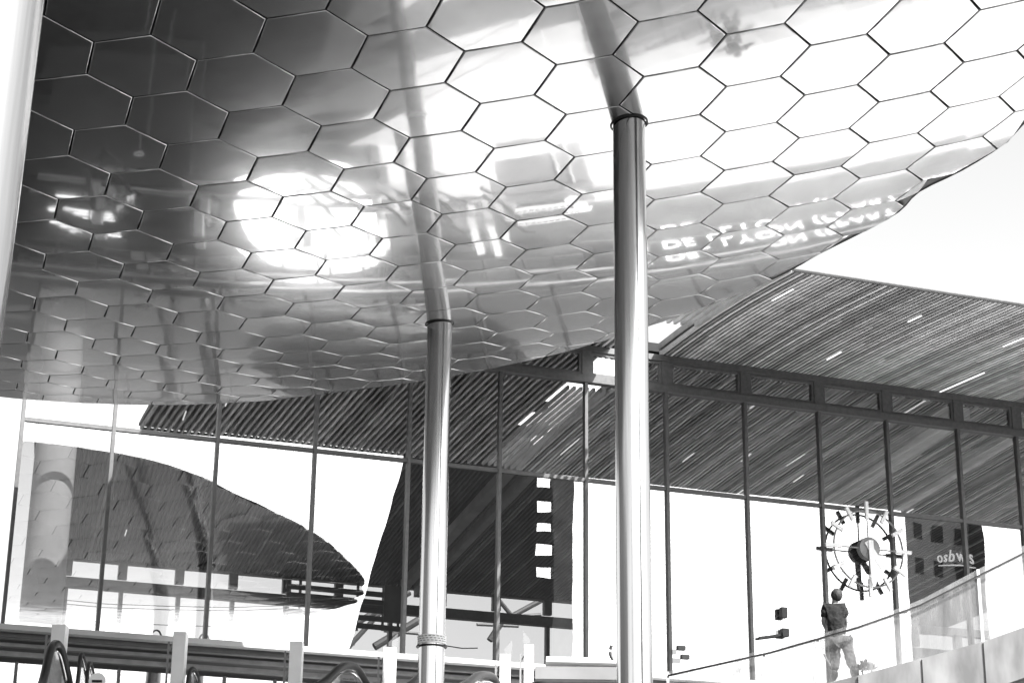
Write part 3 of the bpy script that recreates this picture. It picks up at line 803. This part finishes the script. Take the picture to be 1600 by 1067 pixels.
escalator(((135, 1082, 46.4), (137, 1045, 46.6), (141, 1036, 46.8), (147, 1060, 47), (155, 1082, 47)), 'escalator with the smallest handrail arch, next to the white disc', .05)
escalator(((292, 1082, 46), (296, 1050, 46.2), (303, 1044, 46.4), (309, 1058, 46.6), (312, 1082, 46.6)), 'escalator with a pale metal arch right of the second pylon', .05)
escalator(((470, 1082, 43), (505, 1066, 44), (530, 1044, 45), (545, 1039, 45.6), (557, 1044, 46), (570, 1064, 46.4), (580, 1082, 46.6)), 'escalator with the widest handrail arch, between third and fourth pylons', .10)
escalator(((600, 1082, 43), (635, 1072, 44), (655, 1057, 45), (663, 1060, 45.4), (672, 1085, 45.6)), 'escalator whose handrail arch ends at the foot of the banded column', .09)
escalator(((690, 1082, 43), (725, 1070, 44), (745, 1056, 45), (758, 1054, 45.6), (772, 1060, 46), (786, 1090, 46.4)), 'escalator with a low handrail arch right of the banded column', .10)
escalator(((815, 1082, 43), (840, 1068, 44), (862, 1059, 45), (875, 1062, 45.6), (890, 1090, 46.4)), 'escalator with the lowest handrail arch, right of the last pylon', .10)
# no-entry disc
t = thing('round_sign', 'white no-entry disc with a dark bar between escalator handrails', 'sign')
p = at_y(152, 1064, 46.0)
MB().tube([p, p - Vector((0, .03, 0))], .2, 32).build('disc', M['white'], t); MB().box(p - Vector((.0, .04, 0)), (.12, 0, 0), (0, .01, 0), (0, 0, .03)).build('bar', M['black'], t)
MB().bar(p + Vector((0, .05, -.1)), (p.x, p.y + .05, GZ), .05).build('post', M['midsteel'], t)
t = thing('globe_sign', 'round white sign with a dark rim half hidden behind the nearer steel column', 'sign')
p = at_y(972, 1018, 50.0)
MB().tube([p, p - Vector((0, .05, 0))], .30, 36).build('disc', M['white'], t)
for a0, a1 in ((150, 172), (182, 225)):
    MB().tube([p + Vector((.31 * math.cos(R(a)), -.03, .31 * math.sin(R(a)))) for a in range(a0, a1 + 1, 4)], .05, 6).build('rim', M['darksteel'], t)
MB().bar(p + Vector((0, .05, -.3)), (p.x, p.y + .05, GZ), .08).build('post', M['white'], t)
# counter roof right of the last pylon
t = thing('kiosk', 'low flat roofed kiosk below the floor edge between last pylon and nearer column', 'kiosk')
a = at_y(853, 1033, 51); b = at_y(1000, 1044, 51); b.z = a.z - .03
MB().bar(a, b, .8, .13).build('roof', M['white'], t)
for k in range(9):
    c = a + (b - a) * (k + .5) / 11 + Z * .10; MB().box(c, ((b - a) / 30), (0, .05, 0), Z * .03).build('vent', M['black'], t)
MB().bar(a + Vector((.1, .2, -.35)), b + Vector((0, .2, -.35)), .3, .3).build('fascia', M['darkwall'], t)
a = at_y(836, 1052, 50); b = at_y(1010, 1062, 50); b.z = a.z
MB().bar(a, b, .4, .32).build('counter', M['wallgrey'], t)
MB().bar(a - Z * 1.5 + Vector((0, .2, 0)), b - Z * 1.5 + Vector((0, .2, 0)), .1, 2.2).build('front_panel', M['wallgrey'], t)

# band on the left column
t = thing('printed_band', 'pale plastic band with printed lines strapped round the slimmer steel column', 'band')
p = at_y(686, 1000, cl_.y); zb = p.z
MB().tube([(cl_.x, cl_.y, zb - .10), (cl_.x, cl_.y, zb + .09)], .325, 40, cap=False).build('band', M['white'], t, smooth=True)
MB().tube([(cl_.x + .335 * math.cos(a), cl_.y + .335 * math.sin(a), zb - .15) for a in [2 * math.pi * k / 40 for k in range(40)]], .02, 6, closed=True).build('strap', M['rubber'], t)
for k in range(3):
    for s_ in range(9):
        a = R(200 + s_ * 16 + k * 5); MB().box((cl_.x + .329 * math.cos(a), cl_.y + .329 * math.sin(a), zb + .05 - k * .05), (-math.sin(a) * .03, math.cos(a) * .03, 0), (math.cos(a) * .003, math.sin(a) * .003, 0), (0, 0, .007)).build('print_line', M['darksteel'], t)
a = Vector((cl_.x + .33, cl_.y, zb - .12)); b = at_y(746, 1012, cl_.y + .5)
tag(MB().tube([a, (a + b) / 2 - Z * .03, b], .014, 6).build('cable', M['rubber']), 'short black cable leading right from the banded column', 'cable')

# small black speakers on brackets, right of the nearer column
for (x, y, w_, h_, arm, lab) in ((1224, 957, .10, .17, None, 'small black loudspeaker hanging high beside the clock, upper of two'), (1226, 988, .12, .13, (1186, 996), 'small black loudspeaker at the end of a bracket, lower of two')):
    t = thing('loudspeaker', lab, 'loudspeaker', 'black loudspeakers on the glass')
    p = at_f(x, y, .16); MB().box(p, FU * w_, FN * .1, Z * h_).build('housing', M['rubber'], t, bevel=.01)
    if arm: MB().bar(p - Z * .05, at_f(arm[0], arm[1], .12), .07).build('bracket', M['rubber'], t)
    else: MB().bar(p - FN * .05, p - FN * .15, .04).build('bracket', M['rubber'], t)
for (x, y) in ((1058, 1012), (1064, 1026)):
    p = at_f(x + 6, y, .35)
    tag(MB().box(p, FU * .13, FN * .08, Z * .07).bar(p, p - FN * .3, .04).build('floodlight', M['darksteel']), 'tiny dark floodlight clamped to the mullion beside the nearer column, ' + ('upper' if y == 1012 else 'lower') + ' one', 'floodlight', 'floodlights on the mullion')

# ------------------------------------------------------------------ ramp with parapet and glass balustrade
RB = [(1040, 1122, 42.6), (1200, 1090, 41.4), (1340, 1055, 40.3), (1440, 1028, 39.8), (1536, 1002, 39.3), (1640, 965, 38.8), (1760, 935, 38.3)]
RH = [1.05, 1.08, 1.13, 1.24, 1.55, 1.75, 1.85]
RP = [at_y(*q) for q in RB]
ramp = thing('ramp', 'concrete ramp with a stained parapet curving up at the right', 'ramp')
mb = MB(); N = len(RP)
def nrm(i):
    d = (RP[min(i + 1, N - 1)] - RP[max(i - 1, 0)]); d.z = 0; d.normalize(); return Vector((-d.y, d.x, 0))
for i, p in enumerate(RP):
    nn = nrm(i)
    for q in (p, p + nn * .3, p + nn * .3 - Z * 1.0, p - Z * 1.0): mb.v.append(q)
for i in range(N - 1):
    for e in range(4): mb.f.append([i * 4 + e, i * 4 + (e + 1) % 4, i * 4 + 4 + (e + 1) % 4, i * 4 + 4 + e])
mb.f += [[0, 3, 2, 1], [(N - 1) * 4 + k for k in range(4)]]
mb.build('parapet', M['concrete'], ramp)
mb = MB()
for i, p in enumerate(RP):
    nn = nrm(i)
    for q in (p + nn * .302 - Z * .04, p + nn * 3.2 - Z * .04, p + nn * 3.2 - Z * .34, p + nn * .302 - Z * .34): mb.v.append(q)
for i in range(N - 1):
    for e in range(4): mb.f.append([i * 4 + e, i * 4 + (e + 1) % 4, i * 4 + 4 + (e + 1) % 4, i * 4 + 4 + e])
mb.f += [[0, 3, 2, 1], [(N - 1) * 4 + k for k in range(4)]]
mb.build('walkway', M['pale'], ramp)
for i in range(1, N - 1):   # dark drip joint between parapet units
    p = RP[i]; MB().box(p - Z * .5 - Vector((0, .008, 0)), (.008, 0, 0), (0, .006, 0), (0, 0, .47)).build('joint', M['black'], ramp)
mb = MB()
for i, p in enumerate(RP):
    nn = nrm(i)
    for q in (p + nn * .25 - Z * 1.0, p + nn * .6 - Z * 1.0): mb.v += [q, Vector((q.x, q.y, GZ))]
for i in range(N - 1):
    for e in range(2): mb.f.append([i * 4 + 2 * e, i * 4 + 2 * e + 1, i * 4 + 5 + 2 * e, i * 4 + 4 + 2 * e])
mb.build('ramp_wall', M['fairface'], ramp)
bal = thing('glass_balustrade', 'glass balustrade with thin handrail along the top of the ramp', 'balustrade')
def pos(i):
    k = int(min(max(i, 0), N - 1.001)); f = i - k; p = RP[k].lerp(RP[k + 1], f); nn = nrm(k)
    return p + nn * .15
stops = [0, .95, 1.55, 2.76, 3.98, 5.1, 6]
HT = 1.18
def ht_at(i):
    k = int(min(max(i, 0), N - 1.001)); f = i - k; return RH[k] * (1 - f) + RH[k + 1] * f
for k in range(len(stops) - 1):
    a, b = stops[k], stops[k + 1]; seg = [a + (b - a) * q / 4 for q in range(5)]
    sh = .02
    mb = MB()
    for q in seg: qq = min(max(q, a + sh), b - sh); p = pos(qq); mb.v += [p + Z * .02, p + Z * ht_at(qq)]
    for q in range(4): mb.f.append([2 * q, 2 * q + 2, 2 * q + 3, 2 * q + 1])
    o = mb.build('pane', M['dusty'], bal)
for s_ in stops:
    p = pos(s_); MB().bar(p - Z * .2, p + Z * ht_at(s_), .035, .06).build('post', M['column'], bal)
MB().tube([pos(q / 6) + Z * (ht_at(q / 6) * .9) - Vector((0, .1, 0)) for q in range(0, 6 * (N - 1) + 1)], .025, 8).build('handrail', M['column'], bal, smooth=True)

# ------------------------------------------------------------------ person on the ramp
def skin(name, pts, edges, rad, mat, parent, sub=2):
    me = bpy.data.meshes.new(name); me.from_pydata([tuple(p) for p in pts], edges, []); me.materials.append(mat)
    o = bpy.data.objects.new(name, me); COL.objects.link(o); o.parent = parent
    m = o.modifiers.new('skin', 'SKIN'); m.use_smooth_shade = True
    sv = me.skin_vertices[0].data
    rad = [tuple(q * 1.1 for q in r_) if isinstance(r_, tuple) else r_ * 1.1 for r_ in rad]
    for k, r_ in enumerate(rad): sv[k].radius = (r_ if isinstance(r_, tuple) else (r_, r_))
    sv[0].use_root = True
    s_ = o.modifiers.new('sub', 'SUBSURF'); s_.levels = sub; s_.render_levels = sub
    if name in ('shirt', 'trousers'):
        s_.levels = s_.render_levels = 4
        tx = bpy.data.textures.new('folds', 'CLOUDS'); tx.noise_scale = .13; dm = o.modifiers.new('folds', 'DISPLACE'); dm.texture = tx; dm.strength = .07; dm.mid_level = .5
    return o
YM = 41.2
def mp(px, py, dy=0.0): return at_y(px, py, YM + dy)
per = thing('person', 'person in dark short sleeved shirt and grey cargo trousers standing behind the ramp glass', 'person')
pel = mp(1313, 1000); head = mp(1307, 931); neck = mp(1304, 941); chest = mp(1303, 957); waist = mp(1308, 985)
shl = mp(1290, 948, .02); shr = mp(1317, 948, -.02); ell = mp(1286, 972, .05); elr = mp(1322, 970, .12); wrl = mp(1292, 985, .28); wrr = mp(1320, 985, .33)
hl = mp(1304, 1003, .03); hr = mp(1322, 1002, -.02); kl = mp(1305, 1030, .06); kr = mp(1329, 1028, -.05); al = mp(1303, 1058, .0); ar = mp(1335, 1054, -.05)
tl = mp(1298, 1064, .12); tr_ = mp(1340, 1061, .1)
fl = [wrl + Vector((.01 * k, .07, -.02 + .012 * k)) for k in range(4)]; fr = [wrr + Vector((-.01 * k, .07, -.02 + .012 * k)) for k in range(4)]
pts = [pel, waist, chest, neck, head, shl, ell, wrl, shr, elr, wrr, hl, kl, al, tl, hr, kr, ar, tr_] + fl + fr
ed = [(0, 1), (1, 2), (2, 3), (3, 4), (2, 5), (5, 6), (6, 7), (2, 8), (8, 9), (9, 10), (0, 11), (11, 12), (12, 13), (13, 14), (0, 15), (15, 16), (16, 17), (17, 18)] + [(7, 19 + k) for k in range(4)] + [(10, 23 + k) for k in range(4)]
rad = [.12, .10, (.12, .08), .055, .10, .06, .042, .03, .06, .042, .03, .085, .058, .04, .035, .085, .058, .04, .035] + [.012] * 8
skin('body', pts, ed, rad, M['skin'], per)
skin('shirt', [waist - Z * .14, waist, chest, mp(1303.5, 946), shl, shl.lerp(ell, .75), shr, shr.lerp(elr, .75)], [(0, 1), (1, 2), (2, 3), (2, 4), (4, 5), (2, 6), (6, 7)], [(.19, .15), (.18, .145), (.2, .15), .09, .1, .08, .1, .08], M['shirt'], per)
skin('trousers', [pel + Z * .06, hl, kl, al + Z * .12, hr, kr, ar + Z * .12], [(0, 1), (1, 2), (2, 3), (0, 4), (4, 5), (5, 6)], [(.17, .15), .145, .105, .095, .145, .105, .095], M['trouser'], per)
for a, b_ in ((al, tl), (ar, tr_)):
    skin('boot', [a + Z * .2, a + Z * .02, b_ + Z * .01], [(0, 1), (1, 2)], [.11, .1, .075], M['boot'], per, 1)
hm = bmesh.new(); bmesh.ops.create_icosphere(hm, subdivisions=3, radius=.128)
for v in hm.verts:
    v.co.y *= 1.1; v.co.z *= 1.12
    n_ = math.sin(v.co.x * 90) * math.sin(v.co.z * 70 + 1) * .004; v.co += v.co.normalized() * n_
me = bpy.data.meshes.new('hair'); hm.to_mesh(me); me.materials.append(M['hair'])
o = link('hair', me, per, head + Vector((0, -.03, .02)))
tag(MB().tube([mp(1287, 1021, -.1), mp(1301, 1046, .0), mp(1306, 1062, .05)], .02, 6).build('walking_stick', M['midsteel']), 'grey stick leaning beside the standing person', 'stick')
# plants beside the person
def plant(px, py, Y, h, nl, label):
    t = thing('leafy_plant', label, 'plant', 'small plants on the ramp'); b = at_y(px, py, Y)
    MB().tube([b, b + Z * h * .5], .02, 6).build('stem', M['leaf'], t)
    mb = MB()
    for k in range(nl):
        a = random.uniform(0, 6.28); e = random.uniform(-.1, 1.2); d = Vector((math.cos(a) * math.cos(e), math.sin(a) * math.cos(e), math.sin(e)))
        c = b + Z * h * .4 + d * random.uniform(.05, h * .55); s_ = d.cross(Z)
        if s_.length < .01: continue
        s_.normalize(); l = random.uniform(.06, .12); n0 = len(mb.v)
        mb.v += [c - d * l, c + s_ * l * .4, c + d * l, c - s_ * l * .4]; mb.f.append([n0, n0 + 1, n0 + 2, n0 + 3])
    mb.build('foliage', M['leaf'], t)
plant(1348, 1056, 42.4, .36, 90, 'dark leafy plant on the ramp edge right behind the person')
plant(1362, 1051, 42.2, .22, 60, 'smallest dark plant tuft on the ramp edge, farther from the person')

# ------------------------------------------------------------------ buildings behind the camera, seen in the glass
def refl_dir(px, py):
    p = at_f(px, py); d = p.normalized(); return p, d - FN * 2 * d.dot(FN)
def at_ref(px, py, dist):
    p, r_ = refl_dir(px, py); return p + r_ * (dist / math.hypot(r_.x, r_.y))
DB = 110
a = at_ref(606, 850, DB); b = at_ref(832, 850, DB + 4); c = at_ref(858, 850, DB + 4); d = at_ref(890, 850, DB + 6)
zt = at_ref(745, 640, DB).z
tw = thing('office_tower', 'dark tower mirrored in the glass with a ladder of bright gaps up its side', 'building')
away = refl_dir(745, 850)[1]; away.z = 0; away.normalize()
def blk(p, q, depth, z0, z1, nm, mat):
    if nm == 'bridge': depth = .6
    mb = MB(); p = Vector((p.x, p.y, 0)); q = Vector((q.x, q.y, 0))
    for z in (z0, z1):
        for v in (p, q, q + away * depth, p + away * depth): mb.v.append(v + Z * z)
    mb.f = [[0, 1, 2, 3][::-1], [4, 5, 6, 7], [0, 1, 5, 4], [1, 2, 6, 5], [2, 3, 7, 6], [3, 0, 4, 7]]
    return mb.build(nm, mat, tw)
at_ = at_ref(628, 715, DB); ab_ = at_ref(548, 985, DB); tb = (at_ - ab_) / (at_.z - ab_.z)
mb = MB()
for z_ in (GZ, zt):
    l_ = ab_ + tb * (z_ - ab_.z); l_.z = 0; b_ = Vector((b.x, b.y, 0))
    for v in (l_, b_, b_ + away * 12, l_ + away * 12): mb.v.append(v + Z * z_)
mb.f = [[3, 2, 1, 0], [4, 5, 6, 7], [0, 1, 5, 4], [1, 2, 6, 5], [2, 3, 7, 6], [3, 0, 4, 7]]
mb.build('main_block', M['darkwall'], tw); blk(c, d, 6, GZ, zt - 4, 'side_block', M['wallgrey'])
zz = at_ref(845, 925, DB + 4).z; 
for k in range(14):
    y = 925 - 35 * k
    if y < 560: break
    z0 = at_ref(845, y - 5 + 0, DB + 4).z; z1 = at_ref(845, y - 22, DB + 4).z
    blk(b, c, 3, z0, z1, 'bridge', M['darkwall'])
blk(b, c, 3, GZ, at_ref(845, 920, DB + 4).z, 'bridge', M['darkwall'])
# hotel with a name brightened by added glow
ht = thing('hotel', 'tall hotel mirrored in the right hand panes with a name brightened by added glow high on its side', 'building')
a = at_ref(1408, 850, 100); b = at_ref(1512, 850, 104); c = at_ref(1535, 850, 100)
tw = ht; zt = at_ref(1470, 788, 100).z
away = refl_dir(1465, 850)[1]; away.z = 0; away.normalize()
blk(a, b, 14, GZ, zt, 'main_block', M['fairface']); blk(b, c, 10, GZ, at_ref(1520, 800, 100).z, 'stair_tower', M['darkwall'])
for k in range(16):
    z = zt - 2.2 - k * 3.1
    if z < 2: break
    pa = Vector((a.x, a.y, 0)); pb = Vector((b.x, b.y, 0)); dd = (pb - pa)
    for s_ in range(3):
        q = pa + dd * (.1 + .3 * s_) - away * .06 + Z * z
        if k in (2, 3): continue
        MB().box(q + dd * .09, dd * .07, away * .05, Z * .7).build('window', M['darksteel'], ht)
p = at_ref(1490, 868, 99.5); xd = (a - b); xd.z = 0
text_obj('name_letter', 'osbwes', 1.5, M['nameletters'], p, (b - a), ht, width=4.6)
MB().bar(p - (b - a).normalized() * 2.2 - Z * .9, p + (b - a).normalized() * 2.2 - Z * .9, .1).build('name_rail', M['nameletters'], ht)


# ------------------------------------------------------------------ dark blocks added round the square, met only in reflections and gaps
def added_dark_block(x0, x1, y0, y1, h, nm, label, mat, cols, rows, face):
    t = thing(nm, label, 'building')
    MB().box(((x0 + x1) / 2, (y0 + y1) / 2, (h + GZ) / 2), ((x1 - x0) / 2, 0, 0), (0, (y1 - y0) / 2, 0), (0, 0, (h - GZ) / 2)).build('wall', mat, t)  # body of an added dark block
    wm = None
    for r_ in range(rows):
        for c in range(cols):
            f = (c + .5) / cols; z = GZ + (h - GZ) * (r_ + .55) / rows
            if wm is None:
                if face == 'x': m_ = MB().box((0, 0, 0), (.06, 0, 0), (0, (y1 - y0) / cols * .3, 0), (0, 0, .8))
                else: m_ = MB().box((0, 0, 0), ((x1 - x0) / cols * .3, 0, 0), (0, .06, 0), (0, 0, .8))
                wm = m_.mesh('window'); wm.materials.append(M['darksteel'])
            link('window', wm, t, (x1, y0 + (y1 - y0) * f, z) if face == 'x' else (x0 + (x1 - x0) * f, y0, z))  # windows of an added dark block
added_dark_block(-75, -40, -10, 46, 22, 'side_dark_block', 'long dark block added left of the forecourt to darken column reflections', M['darkwall'], 10, 6, 'x')  # out of view, added to darken the left side of the columns
added_dark_block(-90, 130, 150, 170, 26, 'rear_dark_block', 'long dark block added beyond the tracks to darken the canopy reflection', M['darkmatte'], 30, 5, 'y')  # hidden behind the hall, added to darken the low canopy rows
bpy.context.view_layer.update()
